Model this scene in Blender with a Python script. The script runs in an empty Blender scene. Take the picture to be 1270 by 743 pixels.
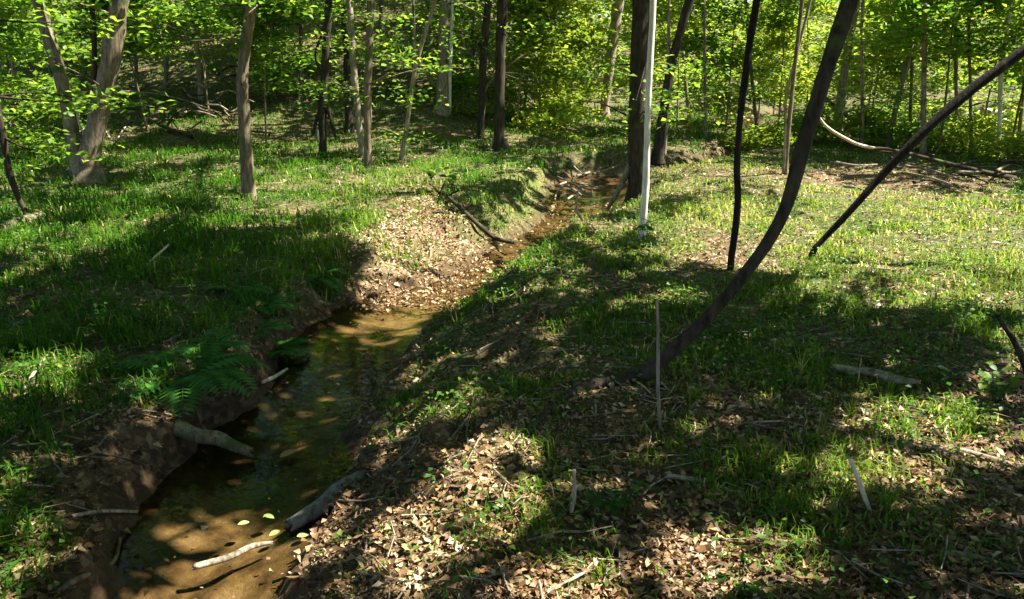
import bpy, math
import numpy as np
from mathutils import Vector

# ------------------------------------------------------------------ camera, light, exposure
scene = bpy.context.scene
col = scene.collection
CAM_H, PITCH, FPX, PW, PH = 1.9, math.radians(16.0), 997.0, 1270.0, 743.0
cam_d = bpy.data.cameras.new('camera')
cam = bpy.data.objects.new('camera', cam_d); col.objects.link(cam)
cam.location = (0, 0, CAM_H); cam.rotation_euler = (math.pi / 2 - PITCH, 0, 0)
cam_d.sensor_width = 36.0; cam_d.lens = 36.0 * FPX / PW
cam_d.clip_start = 0.05; cam_d.clip_end = 1000
scene.camera = cam

SUN_AZ, SUN_EL = math.radians(84.0), math.radians(56.0)      # azimuth from +y towards +x
TO_SUN = np.array([math.cos(SUN_EL) * math.sin(SUN_AZ), math.cos(SUN_EL) * math.cos(SUN_AZ), math.sin(SUN_EL)])
world = bpy.data.worlds.new('World'); scene.world = world; world.use_nodes = True
wn = world.node_tree
sky = wn.nodes.new('ShaderNodeTexSky'); sky.sky_type = 'NISHITA'; sky.sun_disc = False
sky.sun_elevation = SUN_EL; sky.sun_rotation = SUN_AZ
wn.links.new(sky.outputs[0], wn.nodes['Background'].inputs[0])
wn.nodes['Background'].inputs[1].default_value = 0.052
sun_d = bpy.data.lights.new('sun', 'SUN'); sun_d.energy = 5.0; sun_d.angle = math.radians(0.53); sun_d.color = (1.0, 0.94, 0.82)
sun = bpy.data.objects.new('sun', sun_d); col.objects.link(sun)
sun.rotation_euler = Vector(TO_SUN).to_track_quat('Z', 'Y').to_euler(); sun.location = (10, 10, 20)
scene.view_settings.view_transform = 'Standard'; scene.view_settings.look = 'None'
scene.view_settings.gamma = 1.0; scene.view_settings.exposure = 2.22
scene.render.engine = 'CYCLES'
scene.cycles.max_bounces = 6; scene.cycles.diffuse_bounces = 3; scene.cycles.transmission_bounces = 4
scene.cycles.transparent_max_bounces = 8; scene.cycles.glossy_bounces = 2
scene.cycles.caustics_reflective = False; scene.cycles.caustics_refractive = False
scene.cycles.use_denoising = True

rng = np.random.default_rng(7)
U = lambda a, b, n=None: rng.uniform(a, b, n)

# ------------------------------------------------------------------ noise and picture-to-place helpers
_lat = np.random.default_rng(3).random((256, 256))
def vnoise(x, y):
    xi = np.floor(x).astype(int); yi = np.floor(y).astype(int)
    fx = x - xi; fy = y - yi
    fx = fx * fx * (3 - 2 * fx); fy = fy * fy * (3 - 2 * fy)
    a = _lat[xi & 255, yi & 255]; b = _lat[(xi + 1) & 255, yi & 255]
    c = _lat[xi & 255, (yi + 1) & 255]; d = _lat[(xi + 1) & 255, (yi + 1) & 255]
    return (a * (1 - fx) + b * fx) * (1 - fy) + (c * (1 - fx) + d * fx) * fy
def fbm(x, y, o=4):
    s = 0; a = 0.5; t = 0
    for i in range(o):
        s = s + a * vnoise(x * 2 ** i + 17.3 * i, y * 2 ** i + 5.1 * i); t += a; a *= 0.5
    return s / t
def sstep(a, b, x):
    t = np.clip((x - a) / (b - a), 0, 1); return t * t * (3 - 2 * t)

CP, SP = math.cos(PITCH), math.sin(PITCH)
def ray(px, py):
    u = (px - PW / 2) / FPX; v = (PH / 2 - py) / FPX
    return np.array([u, CP + v * SP, -SP + v * CP])
def at(px, py, z=0.0):
    r = ray(px, py); k = (z - CAM_H) / r[2]
    return np.array([0, 0, CAM_H]) + r * k
def on_plane(px, py, Y):
    r = ray(px, py); k = Y / r[1]
    return np.array([0, 0, CAM_H]) + r * k
def depth_of(p):
    return p[1] * CP + (CAM_H - p[2]) * SP

# ------------------------------------------------------------------ stream course and terrain
WATER = -0.36
LE = [(120,743),(150,680),(178,612),(220,572),(265,528),(325,492),(365,450),(402,405),(455,370),(520,352),(580,330),(622,300),(664,283),(690,262),(690,238),(700,222)]
RE = [(356,743),(378,690),(405,645),(425,592),(420,555),(434,520),(458,488),(478,442),(525,402),(590,368),(632,332),(676,306),(716,294),(752,276),(772,250),(790,226)]
WL = [0.9,0.8,0.55,0.35,0.3,0.28,0.28,0.3,0.45,0.9,1.0,0.8,0.9,0.9,0.6,0.6]      # width of the left and right banks
WR = [1.0,0.9,0.9,0.9,1.0,1.1,1.1,1.0,0.9,0.8,0.7,0.6,0.7,0.8,0.6,0.5]
cs, hw = [], []
for l, r in zip(LE, RE):
    a, b = at(*l, WATER), at(*r, WATER)
    cs.append((a[:2] + b[:2]) / 2); hw.append(np.linalg.norm(a[:2] - b[:2]) / 2)
hw = [min(h, 0.75) for h in hw]
pre = [(-1.5, -14.0), (-1.9, -5.0), (-1.5, 0.0), (-1.25, 1.6)]
post = [(3.2, 17.6), (4.9, 20.0), (8.0, 24.0), (9.5, 34.0), (16.0, 48.0), (18.0, 70.0)]
cs = np.array(pre + cs + post)
hw = np.array([0.55] * 4 + hw + [0.55, 0.5, 0.5, 0.5, 0.5, 0.5])
WL = np.array([0.9] * 4 + WL + [0.6] * 6); WR = np.array([1.0] * 4 + WR + [0.3] * 6)
def resample(n_per=4):
    P = np.column_stack([cs, hw, WL, WR]); out = []
    for i in range(len(P) - 1):
        p0, p1, p2, p3 = P[max(i - 1, 0)], P[i], P[i + 1], P[min(i + 2, len(P) - 1)]
        for t in np.arange(n_per) / n_per:
            out.append(0.5 * (2 * p1 + (p2 - p0) * t + (2 * p0 - 5 * p1 + 4 * p2 - p3) * t * t + (3 * p1 - p0 - 3 * p2 + p3) * t ** 3))
    out.append(P[-1]); return np.array(out)
SC = resample()
SC[:, 2:] = np.maximum(SC[:, 2:], 0.2)
def stream(x, y):
    """distance to the stream's middle, its half width there, the bank width on this side, side (+1 right)"""
    best = np.full(x.shape, 1e9); h = np.zeros_like(best); w = np.zeros_like(best); sd = np.zeros_like(best)
    for i in range(len(SC) - 1):
        a, b = SC[i], SC[i + 1]; e = b[:2] - a[:2]; L2 = e @ e + 1e-9
        t = np.clip(((x - a[0]) * e[0] + (y - a[1]) * e[1]) / L2, 0, 1)
        dx = x - a[0] - t * e[0]; dy = y - a[1] - t * e[1]; d = np.hypot(dx, dy)
        m = d < best
        side = np.sign(e[1] * dx - e[0] * dy)
        best = np.where(m, d, best); hh = a[2] + t * (b[2] - a[2]); h = np.where(m, hh, h)
        ww = np.where(side > 0, a[4] + t * (b[4] - a[4]), a[3] + t * (b[3] - a[3]))
        w = np.where(m, ww, w); sd = np.where(m, side, sd)
    return best, h, w, sd
def base_h(x, y):
    q = np.maximum(0, y - 17.0)
    hl = np.where(q < 13, 0.0115 * q * q, 1.94 + 0.27 * (q - 13))
    wl = sstep(2.0, -3.0, x - 0.04 * (y - 20))
    hr = 0.15 * np.maximum(0, y - 44) * sstep(40, 60, y)
    h = hl * wl + hr * (1 - wl) + 0.05 * np.maximum(0, np.abs(x) - 14) * sstep(4, 14, y)
    h = 13 * np.tanh(h / 13)
    far = sstep(6, 20, y)
    return h + (fbm(x * 0.45 + 9, y * 0.45, 3) - 0.5) * (0.16 + 0.25 * far) + (fbm(x * 2.1, y * 2.1 + 40, 3) - 0.5) * 0.07
def H(x, y, fine=True):
    x = np.asarray(x, float); y = np.asarray(y, float); shp = x.shape
    x = np.atleast_1d(x).ravel(); y = np.atleast_1d(y).ravel()
    B = base_h(x, y)
    d, h, w, sd = stream(x, y)
    wob = (fbm(x * 2.3 + 3, y * 2.3, 3) - 0.5)
    h2 = h * (1 + 0.35 * wob) + (fbm(x * 7 + 1, y * 7 + 9, 2) - .5) * .09; w2 = w * (1 + 0.9 * wob)
    e = d - h2
    bed = WATER - 0.11 * np.clip(1 - (d / np.maximum(h2, .05)) ** 2, 0, 1) + (fbm(x * 5, y * 5, 2) - .5) * 0.05
    lip = np.where(sd > 0, 0.06, np.where(y > 6.3, 0.04, 0.13)) * sstep(0, 0.07, e)
    t = np.clip(e / w2, 0, 1); prof = np.where(sd > 0, t ** 0.85, sstep(0, 1, t))
    out = WATER + 0.0 + lip + (B - WATER - lip) * prof
    z = np.where(e < 0, bed, np.maximum(out, np.minimum(B, WATER + lip)))
    z = np.where(e > w2, B, z)
    if fine:
        bank = sstep(0, 0.08, e) * (1 - sstep(.7, 1.3, e / w2)); z = z + (fbm(x * 9, y * 9, 3) - 0.5) * 0.035 * sstep(0, 0.1, e) + (fbm(x * 4.5 + 11, y * 4.5, 4) - .5) * .16 * bank
    return z.reshape(shp)
def Hs(x, y): return float(H(np.array([x]), np.array([y]))[0])
def on_ground(px, py):
    r = ray(px, py); p = np.array([0, 0, CAM_H]); k = 1.2
    ks = np.concatenate([np.arange(1.5, 20, 0.03), np.arange(20, 120, 0.15)])
    X = r[0] * ks; Y = r[1] * ks; Z = CAM_H + r[2] * ks
    hit = np.nonzero(Z <= H(X, Y))[0]
    k = ks[hit[0]] if len(hit) else ks[-1]
    return np.array([r[0] * k, r[1] * k, CAM_H + r[2] * k])

# ------------------------------------------------------------------ regions of the place: ellipses on the ground
def ell(px, py, rx, ry, v, soft=0.35):
    c = at(px, py); a = at(px, min(py + ry, 2000)); b = at(px, max(py - ry, 100))
    return (c[0], (a[1] + b[1]) / 2, rx * depth_of(c) / FPX, abs(b[1] - a[1]) / 2, v, soft)
def blend(x, y, base, ells):
    s = base
    for cx, cy, rx, ry, v, so in ells:
        r = np.hypot((x - cx) / rx, (y - cy) / ry)
        s = s + (v - s) * sstep(1 + so, 1 - so, r)
    return s
# wanted shade on the ground; unseen crown leaves are placed to cast it
SHADE = [ell(1080,292,290,80,0.0,.2), ell(930,262,130,70,0.1), ell(700,215,130,45,0.3), ell(780,290,70,40,0.2), ell(680,325,55,22,0.15),
         ell(520,285,120,80,0.0,.15), ell(480,262,75,75,0.0,.2), ell(500,325,60,30,0.0), ell(620,240,80,40,0.15), ell(390,300,22,50,0.25),
         ell(230,190,150,50,0.15), ell(390,235,80,40,.05), ell(545,168,70,15,0.95), ell(420,165,60,16,0.9), ell(100,235,90,30,0.4),
         ell(60,462,60,30,0.3), ell(210,300,60,18,0.55), ell(20,420,24,40,0.3),ell(200,385,250,90,0.92,.15),
         ell(70,462,46,26,0.15), ell(420,440,110,70,1.0,.2), ell(600,430,90,55,0.72), ell(690,395,90,40,0.8),
         ell(960,440,270,62,0.97,.18), ell(640,360,80,20,0.35),
         ell(315,665,140,105,0.02), ell(270,568,60,24,0.35), ell(215,465,40,26,.65), ell(100,620,60,60,0.35), ell(190,545,60,45,0.85),
         ell(500,500,55,22,0.1), ell(600,590,110,40,0.12), ell(480,700,110,50,0.25), ell(700,540,120,40,0.7),
         ell(700,680,90,80,0.75), ell(860,700,85,50,0.02), ell(790,630,50,30,0.45), ell(900,520,130,30,0.3),
         ell(1130,530,130,32,0.08), ell(1080,600,60,40,0.15), ell(1200,690,110,70,0.85), ell(980,660,80,40,0.6), ell(1240,560,70,28,0.1)]
def shade(x, y):
    base = np.where(y < 8, 0.7, np.where(y < 16, 0.32, 0.16))
    s = blend(x, y, base, SHADE)
    n = .45 * fbm(x * 1.1 + 31, y * 1.1, 2) + .75 * fbm(x * 3.4 + 3, y * 3.4, 2) - 0.6
    return np.clip(s + n * 2.3 * np.minimum(1, np.minimum(s, 1 - s) * 6 + .1), 0, 1)
GRASS = [ell(130,640,130,120,0.25), ell(40,660,40,50,0.5), ell(150,520,90,30,0.35), ell(250,420,70,36,0.4), ell(90,380,90,30,0.45), ell(60,500,70,40,.4), ell(130,300,70,20,.5), ell(500,290,70,60,0.22), ell(560,300,40,50,0.12), ell(520,600,110,110,0.1), ell(560,480,80,40,0.35),
         ell(430,260,60,50,0.75), ell(640,235,80,45,0.62), ell(750,340,60,26,0.7), ell(700,430,80,50,0.65),
         ell(700,680,60,70,0.5), ell(960,425,290,50,0.85), ell(700,470,90,40,0.4), ell(640,400,60,40,0.55), ell(870,690,70,40,0.15), ell(1120,520,120,26,0.3),
         ell(1180,690,110,60,0.2), ell(960,590,100,50,0.4), ell(850,560,80,40,0.45), ell(560,690,170,50,0.12),
         ell(510,110,70,30,0.1,.2), ell(1110,220,150,18,0.12), ell(170,130,90,25,0.15), ell(870,310,60,25,0.45), ell(990,335,60,20,0.55)]
def grass(x, y):
    d, h, w, sd = stream(x, y)
    base = np.where(sd < 0, 0.8, np.where(y < 5, 0.13, 0.75))
    base = np.where(y > 19, 0.62, base)
    s = blend(x, y, base, GRASS)
    s = s * sstep(0.0, 0.35, d - h)
    n = fbm(x * 1.7 + 5, y * 1.7 + 80, 4) - 0.5
    return np.clip(s + n * 1.5 * np.minimum(1, s * 4), 0, 1)

# ------------------------------------------------------------------ mesh helpers
def new_mesh(name, V, F, tint=None, smooth=False, attrs=None):
    """V (n,3); F list of face arrays, each (m,3) or (m,4)"""
    me = bpy.data.meshes.new(name)
    V = np.asarray(V, np.float32)
    F = [np.asarray(f, np.int32) for f in (F if isinstance(F, list) else [F]) if len(f)]
    me.vertices.add(len(V)); me.vertices.foreach_set('co', V.ravel())
    nl = sum(f.size for f in F); npol = sum(len(f) for f in F)
    me.loops.add(nl); me.polygons.add(npol)
    me.loops.foreach_set('vertex_index', np.concatenate([f.ravel() for f in F]))
    tot = np.concatenate([np.full(len(f), f.shape[1], np.int32) for f in F])
    me.polygons.foreach_set('loop_start', np.concatenate([[0], np.cumsum(tot)[:-1]]).astype(np.int32))
    if smooth: me.polygons.foreach_set('use_smooth', np.ones(npol, bool))
    A = dict(attrs or {})
    if tint is not None: A['tint'] = tint
    for k, v in A.items():
        at_ = me.attributes.new(k, 'FLOAT', 'POINT'); at_.data.foreach_set('value', np.asarray(v, np.float32))
    me.update(calc_edges=True); me.validate()
    return me
def link(name, me, mat, parent=None, loc=None):
    o = bpy.data.objects.new(name, me); col.objects.link(o)
    if me is not None and mat is not None and not me.materials: me.materials.append(mat)
    if parent is not None: o.parent = parent
    if loc is not None: o.location = loc
    return o
def tag(o, label, cat, group=None):
    o['label'] = label; o['category'] = cat
    if group: o['group'] = group
    return o
def empty(name, label, cat, group=None, loc=(0, 0, 0)):
    o = bpy.data.objects.new(name, None); col.objects.link(o); o.location = loc; o.empty_display_size = 0.1
    return tag(o, label, cat, group)
def nrm(v): return v / (np.linalg.norm(v, axis=-1, keepdims=True) + 1e-9)

def smooth_path(P, R, n=6):
    P = np.asarray(P, float); R = np.asarray(R, float)[:, None]; Q = np.hstack([P, R]); out = []
    for i in range(len(Q) - 1):
        p0, p1, p2, p3 = Q[max(i - 1, 0)], Q[i], Q[i + 1], Q[min(i + 2, len(Q) - 1)]
        for t in np.arange(n) / n:
            out.append(0.5 * (2 * p1 + (p2 - p0) * t + (2 * p0 - 5 * p1 + 4 * p2 - p3) * t * t + (3 * p1 - p0 - 3 * p2 + p3) * t ** 3))
    out.append(Q[-1]); out = np.array(out); return out[:, :3], np.maximum(out[:, 3], 0.001)
def tube(P, R, sides=9, knob=0.12, n=6, smoothp=True, cap=True, jag=0.0):
    """verts and faces of a tapering, slightly knobbly round stem along P"""
    if smoothp: P, R = smooth_path(P, R, n)
    P = np.asarray(P, float); R = np.asarray(R, float); m = len(P)
    T = nrm(np.gradient(P, axis=0))
    ref = np.array([0.3, 1.0, 0.1]) if abs(T[0][1]) < 0.8 else np.array([1.0, 0.2, 0.1])
    A = nrm(np.cross(T, ref)); B = np.cross(T, A)
    ang = np.arange(sides) / sides * 2 * math.pi
    seed = rng.random() * 100
    s = np.cumsum(np.r_[0, np.linalg.norm(np.diff(P, axis=0), axis=1)])
    kn = 1 + knob * 2 * (fbm(np.cos(ang)[None] * 1.3 + seed + s[:, None] * 2.3, np.sin(ang)[None] * 1.3 + seed * 2 + s[:, None] * 1.4, 3) - 0.5)
    rr = R[:, None] * kn
    V = P[:, None] + rr[..., None] * (np.cos(ang)[None, :, None] * A[:, None] + np.sin(ang)[None, :, None] * B[:, None])
    if jag:          # broken, splintered ends
        V[0] -= T[0] * (rng.random(sides) * jag * R[0])[:, None]; V[-1] += T[-1] * (rng.random(sides) * jag * R[-1])[:, None]
    V = V.reshape(-1, 3)
    i = np.arange(m - 1)[:, None] * sides; j = np.arange(sides)[None]; k = (j + 1) % sides
    F = np.stack([i + j, i + k, i + sides + k, i + sides + j], -1).reshape(-1, 4)
    Fs = [F]
    if cap:
        V = np.vstack([V, P[:1], P[-1:]]); c0, c1 = m * sides, m * sides + 1
        j = np.arange(sides); k = (j + 1) % sides
        Fs.append(np.stack([np.full(sides, c0), k, j], -1)); Fs.append(np.stack([np.full(sides, c1), (m - 1) * sides + j, (m - 1) * sides + k], -1))
    return V, Fs
def merge(parts):
    V = []; F = []; n = 0
    for v, fs in parts:
        V.append(v)
        for f in fs: F.append(f + n)
        n += len(v)
    return np.vstack(V), F
def leaf_mesh(P, L, D, N, W=0.62, fold=0.12, tint=None, jit=0.0):
    """folded diamond leaves: base at P, length L, along D, face normal near N"""
    D = nrm(D); S = nrm(np.cross(N, D)); N = np.cross(D, S); L = np.asarray(L)[:, None]
    n = len(P); V = np.empty((n, 4, 3))
    V[:, 0] = P
    mid = P + D * L * 0.45 + N * L * fold
    V[:, 1] = mid + S * L * W * 0.5
    V[:, 2] = P + D * L - N * L * 0.06
    V[:, 3] = mid - S * L * W * 0.5
    if jit: V += rng.normal(size=V.shape) * (L * jit)[:, None]
    b = np.arange(n)[:, None] * 4
    F = np.concatenate([b + np.array([0, 2, 1]), b + np.array([0, 3, 2])])
    t = np.repeat(tint if tint is not None else rng.random(n), 4)
    return V.reshape(-1, 3), F, t
def rand_dir(n, flat=0.5):
    v = rng.normal(size=(n, 3)); v[:, 2] *= flat; return nrm(v)

# ------------------------------------------------------------------ materials
def mat_new(name):
    m = bpy.data.materials.new(name); m.use_nodes = True; nt = m.node_tree
    for n in list(nt.nodes): nt.nodes.remove(n)
    out = nt.nodes.new('ShaderNodeOutputMaterial')
    return m, nt, out
def node(nt, kind, **kw):
    n = nt.nodes.new(kind)
    for k, v in kw.items():
        if k.startswith('i_'): n.inputs[k[2:].replace('_', ' ')].default_value = v
        else: setattr(n, k, v)
    return n
def ramp(nt, src, stops):
    r = nt.nodes.new('ShaderNodeValToRGB'); e = r.color_ramp.elements
    while len(e) < len(stops): e.new(0.5)
    for i, (p, c) in enumerate(stops): e[i].position = p; e[i].color = (*c, 1)
    nt.links.new(src, r.inputs[0]); return r.outputs[0]
def mixc(nt, f, a, b, mode='MIX'):
    m = nt.nodes.new('ShaderNodeMix'); m.data_type = 'RGBA'; m.blend_type = mode
    for s, i in ((f, 0), (a, 6), (b, 7)):
        if hasattr(s, 'is_output'): nt.links.new(s, m.inputs[i])
        elif i == 0: m.inputs[0].default_value = s
        else: m.inputs[i].default_value = (*s, 1)
    return m.outputs[2]
def leaf_mat(name, stops, trans, tw=0.45, rough=0.5, spec=0.3):
    m, nt, out = mat_new(name)
    a = node(nt, 'ShaderNodeAttribute', attribute_name='tint')
    c = ramp(nt, a.outputs['Fac'], stops)
    p = node(nt, 'ShaderNodeBsdfPrincipled', i_Roughness=rough); p.inputs['Specular IOR Level'].default_value = spec
    nt.links.new(c, p.inputs['Base Color'])
    t = nt.nodes.new('ShaderNodeBsdfTranslucent')
    tc = mixc(nt, 1.0, c, trans, 'MULTIPLY'); nt.links.new(tc, t.inputs[0])
    mx = nt.nodes.new('ShaderNodeMixShader'); mx.inputs[0].default_value = tw
    nt.links.new(p.outputs[0], mx.inputs[1]); nt.links.new(t.outputs[0], mx.inputs[2]); nt.links.new(mx.outputs[0], out.inputs[0])
    return m
M = {}
M['leaf'] = leaf_mat('spring_leaf', [(0, (.04, .11, .012)), (.5, (.095, .19, .02)), (1, (.18, .26, .035))], (2.6, 2.3, 1.6), 0.5)
M['leaf_yellow'] = leaf_mat('yellow_green_leaf', [(0, (.075, .14, .012)), (.5, (.15, .23, .02)), (1, (.24, .29, .045))], (2.4, 2.1, 1.4), 0.5)
M['canopy'] = leaf_mat('canopy_leaf', [(0, (.03, .09, .010)), (1, (.07, .15, .016))], (2.2, 2.2, 1.0), 0.45, .6, .1)
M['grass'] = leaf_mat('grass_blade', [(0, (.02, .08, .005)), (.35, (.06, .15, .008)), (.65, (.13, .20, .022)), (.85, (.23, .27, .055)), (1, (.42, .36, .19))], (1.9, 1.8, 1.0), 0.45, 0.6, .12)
M['cover'] = leaf_mat('ground_cover_leaf', [(0, (.02, .08, .012)), (.6, (.06, .14, .018)), (1, (.14, .20, .03))], (1.8, 1.7, 1.0), 0.4, 0.5, 0.25)
M['fern'] = leaf_mat('fern_green', [(0, (.025, .12, .014)), (1, (.06, .19, .022))], (1.5, 1.6, 1.2), 0.35)
M['litter'] = leaf_mat('dead_leaf', [(0, (.055, .030, .014)), (.3, (.16, .085, .038)), (.6, (.29, .185, .09)), (.85, (.42, .31, .17)), (1, (.60, .50, .34))], (.9, .8, .6), 0.15, 0.55, 0.35)
M['pale_leaf'] = leaf_mat('floating_green_leaf', [(0, (.20, .30, .07)), (1, (.30, .37, .14))], (1, 1, .8), 0.15, 0.35)
M['orange_leaf'] = leaf_mat('orange_dead_leaf', [(0, (.30, .14, .045)), (1, (.52, .29, .12))], (1, .9, .7), 0.2, 0.5)

def bark(name, dark, light, scale=1.0, moss=0.0, rough=0.9, bump=0.5):
    m, nt, out = mat_new(name)
    tc = nt.nodes.new('ShaderNodeTexCoord'); mp = node(nt, 'ShaderNodeMapping'); mp.inputs['Scale'].default_value = (14 * scale, 14 * scale, 3 * scale)
    nt.links.new(tc.outputs['Object'], mp.inputs[0])
    n1 = node(nt, 'ShaderNodeTexNoise', i_Scale=1.6, i_Detail=6.0, i_Roughness=0.7); nt.links.new(mp.outputs[0], n1.inputs[0])
    n2 = node(nt, 'ShaderNodeTexNoise', i_Scale=1.7, i_Detail=3.0); nt.links.new(tc.outputs['Object'], n2.inputs[0])
    c = ramp(nt, n1.outputs[0], [(.38, dark), (.60, light)])
    f = ramp(nt, n2.outputs[0], [(.45, (0, 0, 0)), (.75, (.7, .7, .7))])
    c = mixc(nt, f, c, tuple(0.8 * a + 0.2 * b for a, b in zip(dark, light)))
    if moss > 0:
        n3 = node(nt, 'ShaderNodeTexNoise', i_Scale=4.0, i_Detail=5.0); nt.links.new(tc.outputs['Object'], n3.inputs[0])
        f3 = ramp(nt, n3.outputs[0], [(.62 - .25 * moss, (0, 0, 0)), (.72 - .2 * moss, (1, 1, 1))])
        c = mixc(nt, f3, c, (.06, .09, .025))
    p = node(nt, 'ShaderNodeBsdfPrincipled', i_Roughness=rough); p.inputs['Specular IOR Level'].default_value = 0.2
    nt.links.new(c, p.inputs['Base Color'])
    b = node(nt, 'ShaderNodeBump', i_Strength=bump, i_Distance=0.02); nt.links.new(n1.outputs[0], b.inputs['Height']); nt.links.new(b.outputs[0], p.inputs['Normal'])
    nt.links.new(p.outputs[0], out.inputs[0]); return m
M['bark_brown'] = bark('brown_bark', (.065, .051, .033), (.22, .178, .118), 1, .25)
M['bark_pale'] = bark('pale_tan_bark', (.12, .097, .066), (.35, .295, .215), 1, .15)
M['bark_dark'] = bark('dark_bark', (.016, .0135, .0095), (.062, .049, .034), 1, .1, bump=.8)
M['bark_backlit'] = bark('backlit_bark', (.008, .006, .005), (.028, .021, .016), 1, .05, bump=.8)  # near-black: the shade on the backlit stems is put into the bark colour
M['bark_white'] = bark('white_bark', (.50, .47, .39), (.82, .79, .69), .8, .0, bump=.25)
M['bark_tan'] = bark('tan_bark', (.085, .066, .043), (.27, .215, .145), 1, .3)
M['bark_grey'] = bark('grey_bark', (.09, .08, .062), (.27, .24, .19), 1, .3)
M['dead_wood'] = bark('weathered_dead_wood', (.13, .10, .07), (.42, .35, .26), 1.6, .15)
M['mossy_wood'] = bark('mossy_brown_wood', (.075, .058, .034), (.27, .215, .125), 1.6, .3)
M['wet_wood'] = bark('wet_grey_wood', (.07, .065, .058), (.24, .23, .21), 1.5, .05, .5)
M['pale_wood'] = bark('barkless_pale_wood', (.34, .27, .19), (.66, .57, .44), 2, 0)

def ground_mat():
    m, nt, out = mat_new('forest_floor')
    tc = nt.nodes.new('ShaderNodeTexCoord')
    g = node(nt, 'ShaderNodeAttribute', attribute_name='grass'); s = node(nt, 'ShaderNodeAttribute', attribute_name='sand'); wet = node(nt, 'ShaderNodeAttribute', attribute_name='wet'); ms = node(nt, 'ShaderNodeAttribute', attribute_name='moss')
    v = node(nt, 'ShaderNodeTexVoronoi', i_Scale=26.0, i_Randomness=1.0); nt.links.new(tc.outputs['Object'], v.inputs[0])
    sep = nt.nodes.new('ShaderNodeSeparateColor'); nt.links.new(v.outputs['Color'], sep.inputs[0])
    lit = ramp(nt, sep.outputs[0], [(0, (.05, .03, .016)), (.4, (.13, .08, .04)), (.75, (.23, .155, .085)), (1, (.34, .26, .15))])
    n1 = node(nt, 'ShaderNodeTexNoise', i_Scale=7.0, i_Detail=8.0, i_Roughness=0.65); nt.links.new(tc.outputs['Object'], n1.inputs[0])
    n2 = node(nt, 'ShaderNodeTexNoise', i_Scale=42.0, i_Detail=6.0, i_Roughness=0.7); nt.links.new(tc.outputs['Object'], n2.inputs[0])
    soil = ramp(nt, n2.outputs[0], [(.3, (.035, .022, .012)), (.7, (.12, .078, .042))])
    f = ramp(nt, n1.outputs[0], [(.38, (0, 0, 0)), (.62, (1, 1, 1))])
    c = mixc(nt, f, soil, lit)
    green = ramp(nt, n2.outputs[0], [(.3, (.022, .045, .01)), (.7, (.07, .10, .025))])
    gm = nt.nodes.new('ShaderNodeMath'); gm.operation = 'MULTIPLY'; gm.inputs[1].default_value = 0.7; nt.links.new(g.outputs['Fac'], gm.inputs[0])
    c = mixc(nt, gm.outputs[0], c, green)
    mossc = ramp(nt, n2.outputs[0], [(.3, (.05, .075, .015)), (.7, (.15, .17, .04))])
    c = mixc(nt, ms.outputs['Fac'], c, mossc)
    n4 = node(nt, 'ShaderNodeTexNoise', i_Scale=5.5, i_Detail=5.0); nt.links.new(tc.outputs['Object'], n4.inputs[0])
    sand = ramp(nt, n4.outputs[0], [(.36, (.075, .05, .024)), (.5, (.19, .13, .065)), (.62, (.28, .21, .12))])
    grain = ramp(nt, n2.outputs[0], [(.3, (.65, .65, .65)), (.7, (1, 1, 1))])
    sand = mixc(nt, 1.0, sand, grain, 'MULTIPLY')
    c = mixc(nt, s.outputs['Fac'], c, sand)
    wetc = mixc(nt, 1.0, c, (.5, .46, .42), 'MULTIPLY'); c = mixc(nt, wet.outputs['Fac'], c, wetc)
    p = node(nt, 'ShaderNodeBsdfPrincipled', i_Roughness=0.9); p.inputs['Specular IOR Level'].default_value = 0.2; nt.links.new(c, p.inputs['Base Color'])
    ad = nt.nodes.new('ShaderNodeMath'); ad.operation = 'ADD'; nt.links.new(n2.outputs[0], ad.inputs[0]); nt.links.new(sep.outputs[1], ad.inputs[1])
    b = node(nt, 'ShaderNodeBump', i_Strength=0.8, i_Distance=0.015); nt.links.new(ad.outputs[0], b.inputs['Height']); nt.links.new(b.outputs[0], p.inputs['Normal'])
    nt.links.new(p.outputs[0], out.inputs[0]); return m
def water_mat():
    m, nt, out = mat_new('stream_water')
    tc = nt.nodes.new('ShaderNodeTexCoord')
    n1 = node(nt, 'ShaderNodeTexNoise', i_Scale=9.0, i_Detail=3.0, i_Distortion=0.6); nt.links.new(tc.outputs['Object'], n1.inputs[0])
    b = node(nt, 'ShaderNodeBump', i_Strength=0.12, i_Distance=0.02); nt.links.new(n1.outputs[0], b.inputs['Height'])
    fr = node(nt, 'ShaderNodeFresnel', i_IOR=1.33); nt.links.new(b.outputs[0], fr.inputs['Normal'])
    t = nt.nodes.new('ShaderNodeBsdfTransparent'); t.inputs[0].default_value = (.74, .68, .54, 1)
    g = node(nt, 'ShaderNodeBsdfGlossy', i_Roughness=0.03); nt.links.new(b.outputs[0], g.inputs['Normal'])
    mx = nt.nodes.new('ShaderNodeMixShader'); nt.links.new(fr.outputs[0], mx.inputs[0]); nt.links.new(t.outputs[0], mx.inputs[1]); nt.links.new(g.outputs[0], mx.inputs[2])
    nt.links.new(mx.outputs[0], out.inputs[0]); return m
M['ground'] = ground_mat(); M['water'] = water_mat()

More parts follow.
